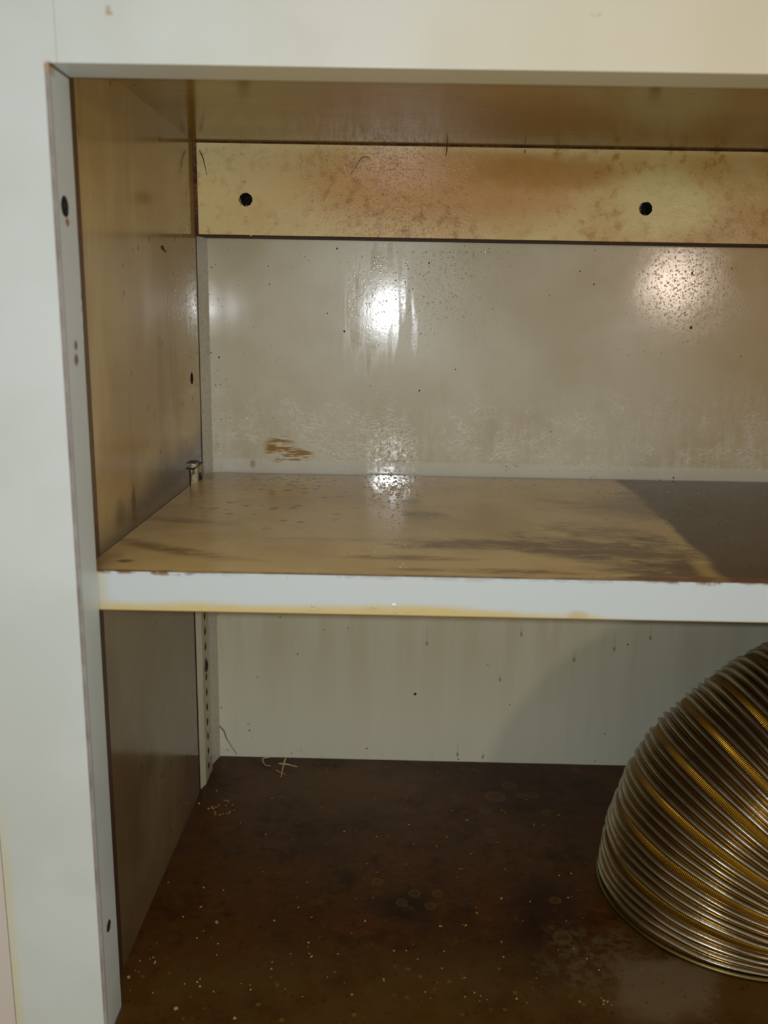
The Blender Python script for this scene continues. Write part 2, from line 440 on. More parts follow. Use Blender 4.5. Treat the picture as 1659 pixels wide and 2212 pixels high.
def m_shelf():
    b = B('stained_shelf_laminate')
    n = b.noise(12, 4, 0.6); n2 = b.noise(38, 5, 0.65, 0.4); fine = b.noise(180, 4, 0.7)
    wv = b.noise(30, 4, 0.65, 0.6, v=b.scaled(0.5, 1.3, 1))
    c = b.mix(lin(204, 184, 148), lin(182, 158, 120), n.ss(0.35, 0.65))
    c = b.mix(c, lin(198, 168, 116), b.y.ss(0.10, 0.03)*0.5)
    stk = b.noise(75, 5, 0.75, 0.5, v=b.scaled(0.45, 1.5, 1)).ss(0.36, 0.56)*0.8 + 0.2
    # streaks of brown grease, each in its own place
    def sm(px, py, lx, ly, ang, k, col=(104, 68, 26), wa=1.1, tex=None):
        nonlocal c
        p = on_shelf(px, py)
        c = b.mix(c, lin(*col), b.blob(b.x, b.y, p.x, p.y, lx, ly, ang, 0.55, tex or wv, wa)*stk*k)
    sm(400, 1125, .030, .006, -.15, .5); sm(330, 1180, .035, .006, -.5, .6); sm(400, 1190, .03, .004, -.35, .5)
    sm(270, 1212, .004, .003, 0, .9, (80, 52, 22)); sm(243, 1200, .005, .004, 0, .5)
    sm(915, 1112, .014, .010, 0, .9, (108, 74, 34)); sm(880, 1085, .008, .014, 0, .55)
    sm(1080, 1178, .045, .010, 0, .85, (106, 70, 38), 1.6, n2); sm(960, 1178, .016, .006, 0, .8, (106, 70, 38))
    sm(880, 1205, .03, .004, 0, .85, (130, 92, 44)); sm(1010, 1232, .035, .0035, 0, .9, (128, 86, 40))
    sm(1160, 1238, .03, .003, 0, .8, (128, 86, 40)); sm(1270, 1180, .035, .012, -.5, .9, (104, 70, 26), 1.5, n2)
    sm(1400, 1215, .055, .013, -.35, 1.0, (78, 48, 18), 1.0); sm(1330, 1195, .05, .02, -.45, .8, (104, 76, 34), 1.3, n2); sm(1560, 1235, .05, .012, 0, .8, (70, 40, 20), 1.0); sm(1300, 1150, .03, .02, -.6, .7, (112, 82, 38), 1.8, n2)
    sm(1480, 1240, .04, .006, -.1, .9, (90, 56, 24)); sm(1250, 1090, .04, .008, -.5, .4); sm(700, 1165, .03, .004, 0, .3)
    sm(480, 1028, .03, .02, 0, .45, (128, 92, 60), 1.4, n2)
    # large dark scorched stain on the right, straight left edge
    p0 = on_shelf(1340, 1045); p1 = on_shelf(1580, 1262)
    dx, dy = p1.x - p0.x, p1.y - p0.y; L = math.hypot(dx, dy)
    dist = ((b.x - p0.x)*(-dy/L) + (b.y - p0.y)*(dx/L)) + (n - 0.5)*0.012 + (n2 - 0.5)*0.007
    dark = dist.ss(-0.001, 0.005)
    c = b.mix(c, b.mix(lin(44, 32, 34), lin(64, 48, 48), n2), dark*0.97)
    c = b.mix(c, lin(48, 34, 24), b.blob(b.x, b.y, on_shelf(1450, 1100).x, on_shelf(1450, 1100).y, 0.05, 0.035, 0, 0.6, n2, 0.9)*0.5)
    c = b.mix(c, lin(200, 172, 110), (dist + 0.004).abs().ss(0.007, 0.001)*b.y.ss(0.16, 0.10)*0.55)
    sm(1500, 1252, .05, .004, 0, 1.0, (104, 56, 18)); sm(1430, 1180, .03, .012, -.6, .7, (60, 40, 22), 1.3, n2); sm(1440, 1075, .03, .03, 0, .7, (40, 28, 24), 1.4, n2)
    # rings left by drops
    for sc, keep, u0, v0, ru, rv, k in ((105, 0.55, 0.062, 0.20, 0.045, 0.085, .75), (190, 0.5, 0.06, 0.25, 0.05, 0.035, .8), (190, .5, 0.17, 0.262, 0.16, 0.02, .7), (210, .35, 0.31, 0.2, 0.06, 0.07, .8)):
        d, r, g = b.vor(sc, v=b.vec(b.x, b.y, 0.0))
        c = b.mix(c, lin(126, 86, 48), d.ss(0.36, 0.26)*r.ss(1-keep, 1.02-keep)*b.blob(b.x, b.y, u0, v0, ru, rv, 0, 0.4, n, 0.5)*k)
    # brown rim at the front edge and dirty left corner
    c = b.mix(c, lin(92, 48, 16), b.y.ss(YS + 0.0045, YS + 0.0008)*(n2.ss(0.4, 0.6)*0.7 + 0.3))
    c = b.mix(c, lin(140, 92, 54), b.y.ss(YB - 0.010, YB)*0.6)
    c = b.mix(c, lin(116, 78, 32), b.x.ss(0.008, -0.005)*b.y.ss(0.08, 0.03)*0.7)
    dm = b.blob(b.x, b.y, 0.134, 0.19, 0.022, 0.085, 0, 0.5, n, 0.5)
    dm2 = b.blob(b.x, b.y, 0.305, 0.25, 0.03, 0.03, 0, 0.5, n, 0.5)
    dr = drops(b, 330, 0.36, 0.5)*dm + drops(b, 460, 0.34, 0.4)*(dm2 + 0.05)
    b.bump(dr*1.0 + n2*0.4 + fine*0.15, 0.0004, 0.7)
    rear = b.blob(b.x, b.y, 0.134, 0.25, 0.018, 0.05, 0, 0.5, n2, 0.6)
    return b.done(c, ((n2*0.14 + 0.13 + dark*0.04) - rear*0.12)*(1 - dr.min(1.0)*0.75), gain=(1.25, 1.19, .88))
def m_edge():
    b = B('white_shelf_edge_band')
    n = b.noise(30, 4, 0.6, v=b.scaled(1, 1, 2)); n2 = b.noise(110, 4, 0.6)
    zz = b.z - b.x*SL
    c = lin(222, 226, 224)
    yl = zz + (n - 0.5)*0.006 + b.x.ss(0.16, 0.26)*0.0042*1.0
    c = b.mix(c, lin(228, 200, 128), yl.ss(-0.0125, -0.0175)*0.95)
    c = b.mix(c, lin(214, 196, 150), b.x.ss(0.008, -0.001)*0.6)
    c = b.mix(c, lin(134, 88, 38), (zz + (n - 0.5)*0.005 + (n2-.5)*0.002).ss(-0.0018, -0.0003)*n2.ss(0.38, 0.55)*(1 - b.x.ss(0.03, 0.06)*b.x.ss(0.27, 0.24)*0.75)*0.9)
    p = on_y(1250, 1330, YS)
    c = b.mix(c, lin(216, 180, 112), b.blob(b.x, zz, p.x, p.z - SL*p.x, 0.0045, 0.0022, 0, 0.5, n2, 0.9)*0.55)
    c = b.mix(c, lin(104, 62, 30), zz.ss(-0.0183, -0.0189)*0.9)
    p = on_y(850, 1305, YS); p2 = on_y(675, 1307, YS)
    dr = drops(b, 360, 0.4, 0.8)*(b.blob(b.x, zz, p.x, -0.0155, 0.012, 0.0022, 0, 0.3) + b.blob(b.x, zz, p2.x, -0.0155, 0.003, 0.002, 0, 0.3) + b.blob(b.x, zz, on_y(978, 1316, YS).x, -0.0165, 0.004, 0.0015, 0, 0.3))
    b.bump(dr, 0.0008, 0.7)
    return b.done(c, 0.28, gain=(.80, .84, .87))
def m_floor():
    b = B('rusted_brown_bottom_panel')
    n = b.noise(9, 4, 0.6); n2 = b.noise(34, 5, 0.65); fine = b.noise(170, 4, 0.7)
    c = b.mix(lin(62, 42, 20), lin(86, 58, 28), n.ss(0.35, 0.65))
    c = b.mix(c, lin(88, 50, 24), b.noise(14, 3, 0.5, v=b.vec(b.x + 3, b.y, 0.0)).ss(0.48, 0.68)*0.6)
    c = b.mix(c, lin(40, 22, 10), n2.ss(0.5, 0.72)*0.7)
    p = on_z(1180, 1990, ZF)
    c = b.mix(c, lin(36, 14, 8), b.blob(b.x, b.y, p.x, p.y, 0.022, 0.045, 0, 0.6, n2, 0.8)*0.75)
    p = on_z(870, 1960, ZF)
    c = b.mix(c, lin(34, 20, 8), b.blob(b.x, b.y, p.x, p.y, 0.018, 0.012, 0, 0.6, n2, 0.8)*0.7)
    gr = b.noise(110, 5, 0.75)
    c = b.mix(c, lin(112, 84, 44), gr.ss(0.54, 0.72)*0.4)
    c = b.mix(c, lin(26, 13, 5), gr.ss(0.46, 0.32)*0.5)
    # front third is lighter, greasy ochre
    fr = (b.y + (n2 - 0.5)*0.05 + (n - 0.5)*0.05).ss(0.085, 0.045)
    c = b.mix(c, lin(96, 78, 54), fr*(n2.ss(0.3, 0.65)*0.55 + 0.1))
    # pale dried patch on the right with a rounded edge
    p = on_z(1420, 2130, ZF)
    pt = b.blob(b.x, b.y, p.x, p.y, 0.030, 0.022, 0.4, 0.35, n2, 0.9)
    c = b.mix(c, lin(118, 110, 112), pt*0.8)
    p = on_z(1290, 2080, ZF)
    c = b.mix(c, lin(104, 98, 96), b.blob(b.x, b.y, p.x, p.y, 0.028, 0.03, 0.2, 0.5, n2, 1.0)*fine.ss(0.42, 0.6)*0.6)
    for px, py, r in ((1240, 1660, .004), (1100, 1697, .006), (1150, 1718, .005), (1070, 1720, .008), (1125, 1718, .004), (1060, 1797, .005), (1050, 1752, .005), (1215, 2025, .006), (1200, 1945, .004), (895, 1930, .004), (945, 1930, .004), (815, 1905, .004), (930, 1957, .004), (868, 1950, .004), (1180, 1755, .004)):
        p = on_z(px, py, ZF)
        dd = (((b.x - p.x)*(b.x - p.x) + (b.y - p.y)*(b.y - p.y)).sqrt()*(1/r)) + (fine - 0.5)*0.5
        c = b.mix(c, lin(116, 96, 68), (dd.ss(1.0, 0.85) - dd.ss(0.75, 0.5)*0.55)*0.45)
    # paler brown patch at the back left
    c = b.mix(c, lin(104, 84, 66), b.blob(b.x, b.y, 0.10, 0.235, 0.06, 0.035, 0, 0.7, n2, 1.2)*0.6)
    d, r, g = b.vor(140, v=b.vec(b.x, b.y, 0.0))
    c = b.mix(c, lin(150, 118, 66), (d + (fine - 0.5)*0.3).ss(0.24, 0.05)*r.ss(0.62, 0.66)*(fr*0.4 + 0.08))
    d2, r2, g2 = b.vor(240, v=b.vec(b.x, b.y, 0.0))
    c = b.mix(c, lin(22, 12, 6), d2.ss(0.3, 0.1)*r2.ss(0.7, 0.75)*0.4)
    dr = drops(b, 420, 0.34, 0.4)*(b.blob(b.x, b.y, 0.128, 0.2, 0.02, 0.06, 0, 0.6, n2, 0.5)*0.9 + 0.06)
    b.bump(n2*0.8 + fine*0.35 + dr, 0.0012, 0.5)
    b.put('Specular IOR Level', 0.22)
    return b.done(c, (n2*0.2 + 0.27)*(1 - dr.min(1.0)*0.7), gain=(.92, .74, .36))
def m_metal(name, col, rough, metal=1.0):
    b = B(name); n = b.noise(300, 3)
    b.bump(n, 0.0003, 0.3)
    return b.done(b.mix(lin(*col), lin(*[int(q*0.85) for q in col]), n), rough, metal)
def m_plain(name, col, rough=0.6):
    b = B(name); n = b.noise(400, 2)
    return b.done(b.mix(lin(*col), lin(*[int(q*0.75) for q in col]), n), rough)
def m_standard():
    b = B('cream_painted_shelf_standard'); n = b.noise(60, 4, 0.6, v=b.scaled(1, 1, 0.3)); s_ = b.noise(210, 3)
    side = b.nx.ss(0.97, 0.995)
    c = b.mix(lin(226, 224, 202), lin(198, 196, 166), n)
    c = b.mix(c, lin(176, 158, 116), side*(0.45 + n*0.3))
    c = b.mix(c, lin(128, 82, 28), b.z.ss(-0.001, 0.004)*s_.ss(0.45, 0.56)*0.9)
    c = b.mix(c, lin(146, 110, 60), (1 - b.y.ss(0.238, 0.246))*side*n.ss(0.35, 0.6)*0.7)
    return b.done(c, 0.35)
def m_duct():
    b = B('flexible_metal_duct_foil')
    uv = b.nt.nodes.new('ShaderNodeUVMap'); sp = b.nt.nodes.new('ShaderNodeSeparateXYZ'); b.nt.links.new(uv.outputs[0], sp.inputs[0])
    u, v = X(b, sp.outputs[0]), X(b, sp.outputs[1])
    at = b.nt.nodes.new('ShaderNodeAttribute'); at.attribute_name = 'ridge'
    rd = X(b, at.outputs['Fac'])
    f = v._m('FRACT')
    bandm = (f - 0.5).abs().ss(0.10, 0.07)
    n = b.noise(50, 4, 0.6); n2 = b.noise(400, 3, 0.6)
    c = b.mix(lin(118, 86, 34), lin(176, 168, 146), rd.ss(0.22, 0.7))
    c = b.mix(c, lin(164, 122, 34), bandm*0.85)
    c = b.mix(c, lin(96, 70, 40), n.ss(0.45, 0.75)*0.5)
    tick = (u*(2*math.pi*520)).sin()
    b.bump(tick*bandm*0.5 + n2*0.25 + n*0.4, 0.0006, 0.55)
    return b.done(c, n*0.12 + 0.22 + bandm*0.06, 0.92)

FRAME, NEIGH, RAW, HOLE_SHADE = m_frame(), m_neighbour(), m_raw(), m_hole_shade()
SIDE, TOP, BACK, RAIL, SHELF, EDGE, FLOOR = m_side(), m_top(), m_back(), m_rail(), m_shelf(), m_edge(), m_floor()
STD = m_standard(); STEEL = m_metal('dull_steel', (190, 186, 176), 0.35); BRASSY = m_metal('dull_rim_metal', (128, 112, 66), 0.4)
DUCT = m_duct()
DIRT = m_plain('dark_dried_speck', (26, 18, 12), 0.45)
BROWN = m_plain('brown_dried_smear', (112, 74, 36), 0.5)
STRAW = m_plain('pale_straw', (240, 212, 164), 0.6)
CRUMB = m_plain('cream_crumb', (190, 152, 92), 0.7)
HAIR = m_plain('dark_fibre', (58, 36, 20), 0.5)
WALL = m_plain('room_wall_paint', (176, 168, 152), 0.8)

def m_bead(name, col):
    b = B(name); n = b.noise(300, 2)
    b.put('Specular IOR Level', 0.9)
    return b.done(b.mix(lin(*col), lin(*[int(q*0.85) for q in col]), n), 0.055)
BEADP, BEADR = m_bead('pale_grease_bead', (200, 190, 164)), m_bead('amber_grease_bead', (206, 172, 112))

# ---------------------------------------------------------------- the setting
def struct(name, bm, m):
    return tag(obj(name, bm, m), kind='structure')
bm = newbm(); box(bm, -1.6, 2.0, D + 0.012, D + 0.10, -1.45, 1.0); struct('wall_back', bm, WALL)
bm = newbm(); box(bm, -0.125, -0.0452, 0.0, D + 0.012, ZBOT, ZTOP, bev=0.0005)
struct('trim_1', bm, NEIGH)

# ---------------------------------------------------------------- the cabinet
cab = thing('wall_cabinet', 'open off-white cabinet with grease-browned inside and no door', 'cabinet', (0.33, 0.14, ZBOT))
rnd = random.Random(11)

# left stile with a chipped rear edge
bm = newbm()
pf = [(-0.0447, ZBOT), (0, ZBOT)] + [(0, 0.094 + 0.0016*k) for k in range(20)] + [(0, ZT), (0.0033, ZT), (0.0033, ZTOP), (-0.0447, ZTOP)]
fr_ = [bm.verts.new((x, 0, z)) for x, z in pf]
bk_ = [bm.verts.new((x, TF + (rnd.uniform(-0.0009, 0.0004) if x == 0 and 0.094 < z < 0.125 else 0), z)) for x, z in pf]
ff = bm.faces.new(fr_); bm.faces.new(bk_[::-1]); n_ = len(pf)
for k in range(n_): bm.faces.new((fr_[k], bk_[k], bk_[(k+1) % n_], fr_[(k+1) % n_]))
bmesh.ops.recalc_face_normals(bm, faces=bm.faces)
stile = obj('stile', bm, [FRAME, HOLE_SHADE], cab)
p = on_x(140, 446, 0); punch(stile, (0, p.y, p.z), (-1, 0, 0), 0.0042, 0.012, 1, rnd, 0.05)
p = on_x(235, 2000, 0); punch(stile, (0, p.y, p.z), (-1, 0, -0.1), 0.0030, 0.012, 1, rnd, 0.05)
bm = newbm(); box(bm, XR, XR + 0.0447, 0, TF, ZBOT, ZTOP, bev=0.0006); obj('stile', bm, FRAME, cab)
bm = newbm(); box(bm, 0.00338, XR, 0, TF, ZT, ZTOP, bev=0.00025); obj('top_rail', bm, FRAME, cab)
bm = newbm(); box(bm, 0.0, XR, 0, TF, ZBOT, ZF - 0.0152, bev=0.0008); obj('bottom_rail', bm, FRAME, cab)

# left side panel (plan slightly out of square), filler behind the stile, pale corner strip
YG = 0.0465
xat = lambda y: XP + (XB - XP)*(y - TF)/(D - TF)
bm = newbm()
prism(bm, [(xat(YG), YG), (XB, D), (XB - 0.015, D), (xat(YG) - 0.015, YG)], ZBOT, ZTOP)
bm.faces.ensure_lookup_table()
for (px, py) in ((432, 352), (418, 332), (417, 372), (408, 1020), (387, 1003), (420, 715)):
    q = on_x(px, py, -0.005); speck(bm, (xat(q.y), q.y, q.z), (1, 0, 0), 0.0006, 0.0006)
for k in range(110):
    if k < 70: yy, zq = rnd.uniform(0.215, 0.266), rnd.uniform(0.0, 0.16)
    else: yy, zq = rnd.uniform(0.06, 0.26), rnd.uniform(-0.22, 0.2)
    s_ = rnd.uniform(.0002, .0005); speck(bm, (xat(yy), yy, zq), (1, 0, 0), s_, s_*rnd.uniform(1, 2.4))
side = obj('side_panel', bm, [SIDE, DIRT, HOLE_SHADE], cab)
q = on_x(414, 817, -0.005); punch(side, (xat(q.y), q.y, q.z), (-1, 0, 0), 0.0040, 0.010, 2, rnd, 0.08)
bm = newbm(); box(bm, XR, XR + 0.015, TF, D, ZBOT, ZTOP); obj('side_panel', bm, SIDE, cab)
bm = newbm(); prism(bm, [(XP + 0.0008, TF), (XP + 0.0008, YG), (XP - 0.012, YG), (XP - 0.012, TF)], ZF, ZP)
obj('filler_strip', bm, m_filler(), cab)['label'] = 'dark brown strip behind the left stile'
bm = newbm(); prism(bm, [(xat(D-0.016) + 0.0003, D - 0.016), (XB + 0.0042, D), (XB, D), (xat(D-0.016), D - 0.016)], ZF, ZC)
strip = obj('corner_strip', bm, m_plain('pale_grey_corner_paint', (232, 228, 212), 0.35), cab)
bm = newbm(); prism(bm, [(xat(D-0.0168), D - 0.0168), (xat(D-0.0168) + 0.0004, D - 0.0168), (xat(D-0.016)+0.0004, D - 0.0160), (xat(D-0.016), D - 0.0160)], ZF, ZC)
obj('corner_seam', bm, DIRT, cab)['label'] = 'thin dark seam in the rear corner'

bm = newbm(); box(bm, -0.02, XR, TF, D, ZP, ZP + 0.015); obj('top_panel', bm, TOP, cab)
bm = newbm(); prism(bm, [(0.0004, 0.0004), (XR, 0.0004), (XR, D), (-0.02, D), (-0.02, TF + 0.0002), (0.0004, TF + 0.0002)], ZF - 0.015, ZF); bottom = obj('bottom_panel', bm, FLOOR, cab)

# back panel with flecks of dried dirt
bm = newbm(); box(bm, -0.02, XR + 0.015, D, D + 0.010, ZBOT, ZTOP)
fl = [(457, 578, 3), (447, 568, 2), (470, 645, 2), (440, 755, 3), (449, 770, 5), (456, 762, 3), (452, 788, 2), (473, 772, 4), (470, 800, 2), (466, 832, 3), (476, 905, 2), (445, 850, 2), (462, 908, 2),
      (455, 935, 2), (497, 903, 2), (470, 960, 2), (707, 677, 3), (744, 716, 5), (582, 614, 3), (906, 844, 4), (1187, 639, 2), (1283, 614, 4), (1253, 586, 3), (927, 568, 4), (728, 537, 4), (580, 575, 3),
      (1495, 590, 5), (1581, 580, 3), (1600, 770, 3), (1493, 708, 7), (1190, 933, 3), (1521, 998, 3), (984, 798, 3), (1455, 1032, 4), (800, 833, 2),
      (467, 1352, 5), (464, 1378, 3), (461, 1424, 4), (478, 1529, 3), (539, 1578, 4), (536, 1563, 3), (643, 1413, 4), (605, 1333, 3), (556, 1463, 3), (491, 1620, 3), (630, 1628, 3), (897, 1499, 7), (1101, 1522, 3),
      (1307, 1585, 3), (1286, 1644, 3), (1356, 1392, 4), (1054, 1435, 3), (792, 1617, 4), (700, 1360, 3), (870, 1660, 3), (990, 1640, 4), (752, 1357, 3)]
for px, py, r in fl:
    q = on_y(px, py, D - 0.0001); speck(bm, q, (0, -1, 0), r*0.00016, r*0.00019, rnd.uniform(-.6, .6))
for k in range(210):   # fine spatter down the left corner and along the rail
    if k < 160: q = on_y(rnd.gauss(468, 14) if k % 2 else rnd.uniform(455, 640), rnd.uniform(560, 1600), D - 0.0001)
    else: q = on_y(rnd.uniform(450, 1650), rnd.gauss(560, 16), D - 0.0001)
    if q.z > ZC - 0.002 or q.x < XB + 0.002 or -0.02 < q.z < 0.002: continue
    s_ = rnd.uniform(0.00012, 0.00034); speck(bm, q, (0, -1, 0), s_, s_*1.3)
for q_ in ((480, 1618), (650, 1622), (700, 1640), (820, 1650), (1280, 1030), (1095, 1010), (1115, 1006)):   # lint at the foot
    q = on_y(q_[0], q_[1], D - 0.0001)
    for j in range(5): speck(bm, q + Vector((rnd.gauss(0, .002), 0, rnd.gauss(0, .001))), (0, -1, 0), .0005, .0002, rnd.uniform(0, 3), 2)
beads(bm, lambda a, b_: on_y(a, min(max(b_, 545), 1018), D), (0, -1, 0), 3, [(945, 610, 55, 45, 220, .0002, .0008), (1000, 560, 45, 25, 90, .0002, .0008), (885, 700, 30, 40, 60, .0002, .0006), (1490, 630, 50, 55, 330, .0002, .0008), (1530, 590, 50, 40, 120, .0002, .0008),
    (1430, 730, 50, 35, 50, .0002, .0007), (853, 970, 28, 28, 110, .0003, .0009), (850, 960, 70, 60, 60, .0002, .0006), (1270, 1005, 45, 18, 60, .0002, .0005), (1100, 800, 300, 120, 80, .0001, .0003)], 0.13)
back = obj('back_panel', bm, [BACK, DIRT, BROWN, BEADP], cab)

# hanging rail: raw board with a laminated face
bm = newbm(); box(bm, xat(D - TC) + 0.0002, XR, D - TC, D, ZC, ZP - 0.0002)
rail = obj('hanging_rail', bm, [RAW, HOLE_SHADE], cab)
bm = newbm(); box(bm, XB + 0.0024, XR - 0.003, D - TC - 0.0012, D - TC, ZC + 0.0010, ZP - 0.0011, bev=0.0003)
def on_rail(px, py): return on_y(px, py, D - TC - 0.0012)
for px, py, r in ((485, 381, 5), (474, 346, 3), (655, 331, 3), (608, 338, 2), (564, 357, 2), (477, 392, 2), (508, 424, 3), (554, 436, 2), (502, 452, 3), (486, 486, 3), (466, 469, 2), (848, 410, 5), (850, 407, 4),
                  (1228, 343, 4), (1244, 364, 4), (1277, 326, 3), (1589, 341, 5), (1596, 373, 4), (1478, 429, 4), (921, 507, 3), (1293, 371, 5), (1180, 340, 2)):
    speck(bm, on_rail(px, py) - Vector((0, -0.0001, 0)), (0, -1, 0), r*0.00016, r*0.00018, rnd.uniform(0, 2))
for px, py, rx, ry in ((583, 330, .0022, .0013), (552, 365, .0012, .0008), (646, 347, .0015, .0012), (1296, 368, .002, .003), (463, 412, .0008, .0008), (918, 446, .0014, .0025)):
    speck(bm, on_rail(px, py), (0, -1, 0), rx, ry, 0.3, 2, 0.0002)
for k in range(60):
    speck(bm, on_rail(rnd.uniform(430, 1640), rnd.uniform(325, 500)), (0, -1, 0), rnd.uniform(.0001, .0003), rnd.uniform(.0001, .0003), 0, 1 if k % 2 else 2)
beads(bm, lambda a, b_: on_rail(max(a, 430), min(max(b_, 322), 508)), (0, -1, 0), 5, [(830, 400, 70, 60, 170, .0003, .0010), (830, 350, 50, 20, 80, .0003, .0009), (840, 490, 110, 15, 160, .0003, .0010), (950, 490, 150, 10, 40, .0004, .0012), (1050, 440, 200, 50, 120, .0002, .0006), (1560, 460, 40, 40, 120, .0003, .0008), (440, 320, 10, 8, 25, .0003, .0006)], 0.20)
face = obj('laminate_face', bm, [RAIL, DIRT, BROWN, HOLE_SHADE, RAW, BEADR], rail)
for px, py in ((531, 431), (1395, 451)):
    q = on_rail(px, py)
    punch(face, q, (0, 1, 0), 0.0044, 0.02, 3, rnd, 0.05)
    punch(rail, q, (0, 1, 0), 0.0044, 0.0175, 1, rnd, 0.05)
    bm = newbm()   # splintered laminate at the lip of the hole
    for k in range(7):
        a = rnd.uniform(2.4, 4.9); s0 = q + Vector((math.cos(a)*0.0046, -0.0002, math.sin(a)*0.0046))
        tube(bm, [s0, s0 + Vector((-math.cos(a)*rnd.uniform(.0006, .0016), -0.0004, -math.sin(a)*rnd.uniform(.0006, .0016)))], [0.0005, 0.0002], 5)
    obj('splinter', bm, CRUMB, rail)

# shelf standard: folded strip with louvred slots, on the side panel
x0_ = xat(0.235)
A0 = on_x(422.5, 1400, x0_).y; AM = on_x(437, 1400, x0_ + 0.0026).y; A1 = on_x(454, 1480, x0_ + 0.0026).y
A1 = min(A1, D - 0.0172)
xs1 = x0_ + 0.0026; ztop = on_x(412, 1013, x0_).z
bm = newbm()
prism(bm, [(x0_ - 0.001, A0), (xs1 - 0.0003, AM - 0.0008), (xs1, AM + 0.0006), (xs1, A1), (x0_ - 0.001, A1)], ZF, ztop)
prism(bm, [(x0_ - 0.002, A0 - 0.0010), (x0_ + 0.0002, A0 - 0.0010), (x0_ + 0.0003, A0 + 0.0002), (x0_ - 0.002, A0 + 0.0002)], ZF, ztop, 1)  # dark strip stands in for the shadow along the standard's front edge
std = obj('shelf_standard', bm, [STD, HOLE_SHADE], cab)
std['label'] = 'cream slotted strip that carries the shelf'
YM = (AM + A1)/2 - 0.001
q0 = on_x(443, 1358, xs1); q1 = on_x(449, 1619, xs1); pitch = (q0.z - q1.z)/8
for k in range(-1, 12):
    z = q0.z - k*pitch; y = YM
    if z < ZF + 0.006: continue
    bm = newbm()     # a pressed-out louvre over a dark slot
    v = [bm.verts.new(c_) for c_ in ((xs1, y - .0020, z + .0026), (xs1, y + .0026, z + .0030), (xs1, y + .0030, z - .0006), (xs1, y - .0018, z - .0006), (xs1 + .0010, y - .0006, z - .0004), (xs1 + .0010, y + .0020, z - .0002))]
    for f in ((0, 1, 5, 4), (0, 4, 3), (1, 2, 5), (3, 4, 5, 2)): bm.faces.new([v[i] for i in f])
    v = [bm.verts.new(c_) for c_ in ((xs1 + .0001, y - .0030, z - .0003), (xs1 + .0001, y + .0034, z - .0003), (xs1 + .0001, y + .0016, z - .0046), (xs1 + .0001, y - .0014, z - .0050))]
    f = bm.faces.new(v); f.material_index = 1
    bmesh.ops.recalc_face_normals(bm, faces=bm.faces)
    obj('louvre', bm, [STEEL, HOLE_SHADE], std)
for (px, py, r_) in ((446, 1439, .0050), (433, 1036, .0058)):
    q = on_x(px, py, xs1 + 0.0002); bm = newbm()
    tube(bm, [(xs1 - .0003, q.y, q.z), (xs1 + .0006, q.y, q.z)], r_*0.9, 16)
    tube(bm, [(xs1 + .0005, q.y, q.z), (xs1 + .0008, q.y, q.z)], r_*0.55, 12, 1)
    obj('screw', bm, [DIRT, HOLE_SHADE], std)
bm = newbm(); q = on_x(424, 1009, xs1)
box(bm, x0_, xs1 + 0.0004, q.y - 0.004, q.y + 0.004, ztop + 0.0006, ztop + 0.0034, bev=0.0003)
box(bm, x0_, xs1 + 0.0006, q.y - 0.004, q.y + 0.006, ztop + 0.0034, ztop + 0.0042, 1)
box(bm, x0_ - 0.001, xs1 + 0.0003, A0, A1 - 0.004, ztop - 0.0002, ztop + 0.0006, 1)
obj('shelf_clip', bm, [STD, DIRT], std)

# ---------------------------------------------------------------- the shelf
shelf = thing('shelf', 'adjustable shelf with white front edge and brown-stained top across the cabinet', 'shelf', (0.33, YS + 0.1, -ST))
c1 = on_shelf(440, 1031); c2 = on_shelf(470, 1015)
pl = [(xat(YS) + 0.0003, YS + 0.0006), (XR - 0.002, YS + 0.0006), (XR - 0.002, YB), (c2.x, YB), (xat(c1.y) + 0.0003, c1.y)]
pl = [(x, y, SL*x) for x, y in pl]
bm = newbm(); prism(bm, pl, -ST, 0.0)
bm.normal_update()
for f in bm.faces:
    if abs(f.normal.z) < 0.5: f.material_index = 1
for k in range(150):
    if k < 70: q = on_shelf(rnd.uniform(1380, 1659), rnd.uniform(1050, 1230)); 
    else: q = on_shelf(rnd.uniform(480, 1659), rnd.uniform(1030, 1250))
    s_ = rnd.uniform(.0002, .0006)*(1 if k < 70 else .7); speck(bm, q, (0, 0, 1), s_*1.2, s_, 0, 2, 0.0002)
beads(bm, lambda a, b_: on_shelf(a, min(max(b_, 1026), 1225)), (0, 0, 1), 3, [(850, 1045, 22, 16, 120, .0004, .0011), (855, 1080, 40, 30, 60, .0003, .0010), (855, 1150, 30, 50, 22, .0004, .0009), (1400, 1050, 45, 12, 60, .0003, .0008), (1000, 1050, 250, 20, 60, .0002, .0006)], 0.75)
obj('board', bm, [SHELF, RAW, BROWN, BEADP], shelf)
bm = newbm(); x0 = xat(YS) + 0.0003
prism(bm, [(x0, YS, SL*x0), (XR - .002, YS, SL*XR), (XR - .002, YS + .0006, SL*XR), (x0, YS + .0006, SL*x0)], -ST, -0.0001)
obj('edge_band', bm, EDGE, shelf)['label'] = 'white edge band with a yellowed lower border'

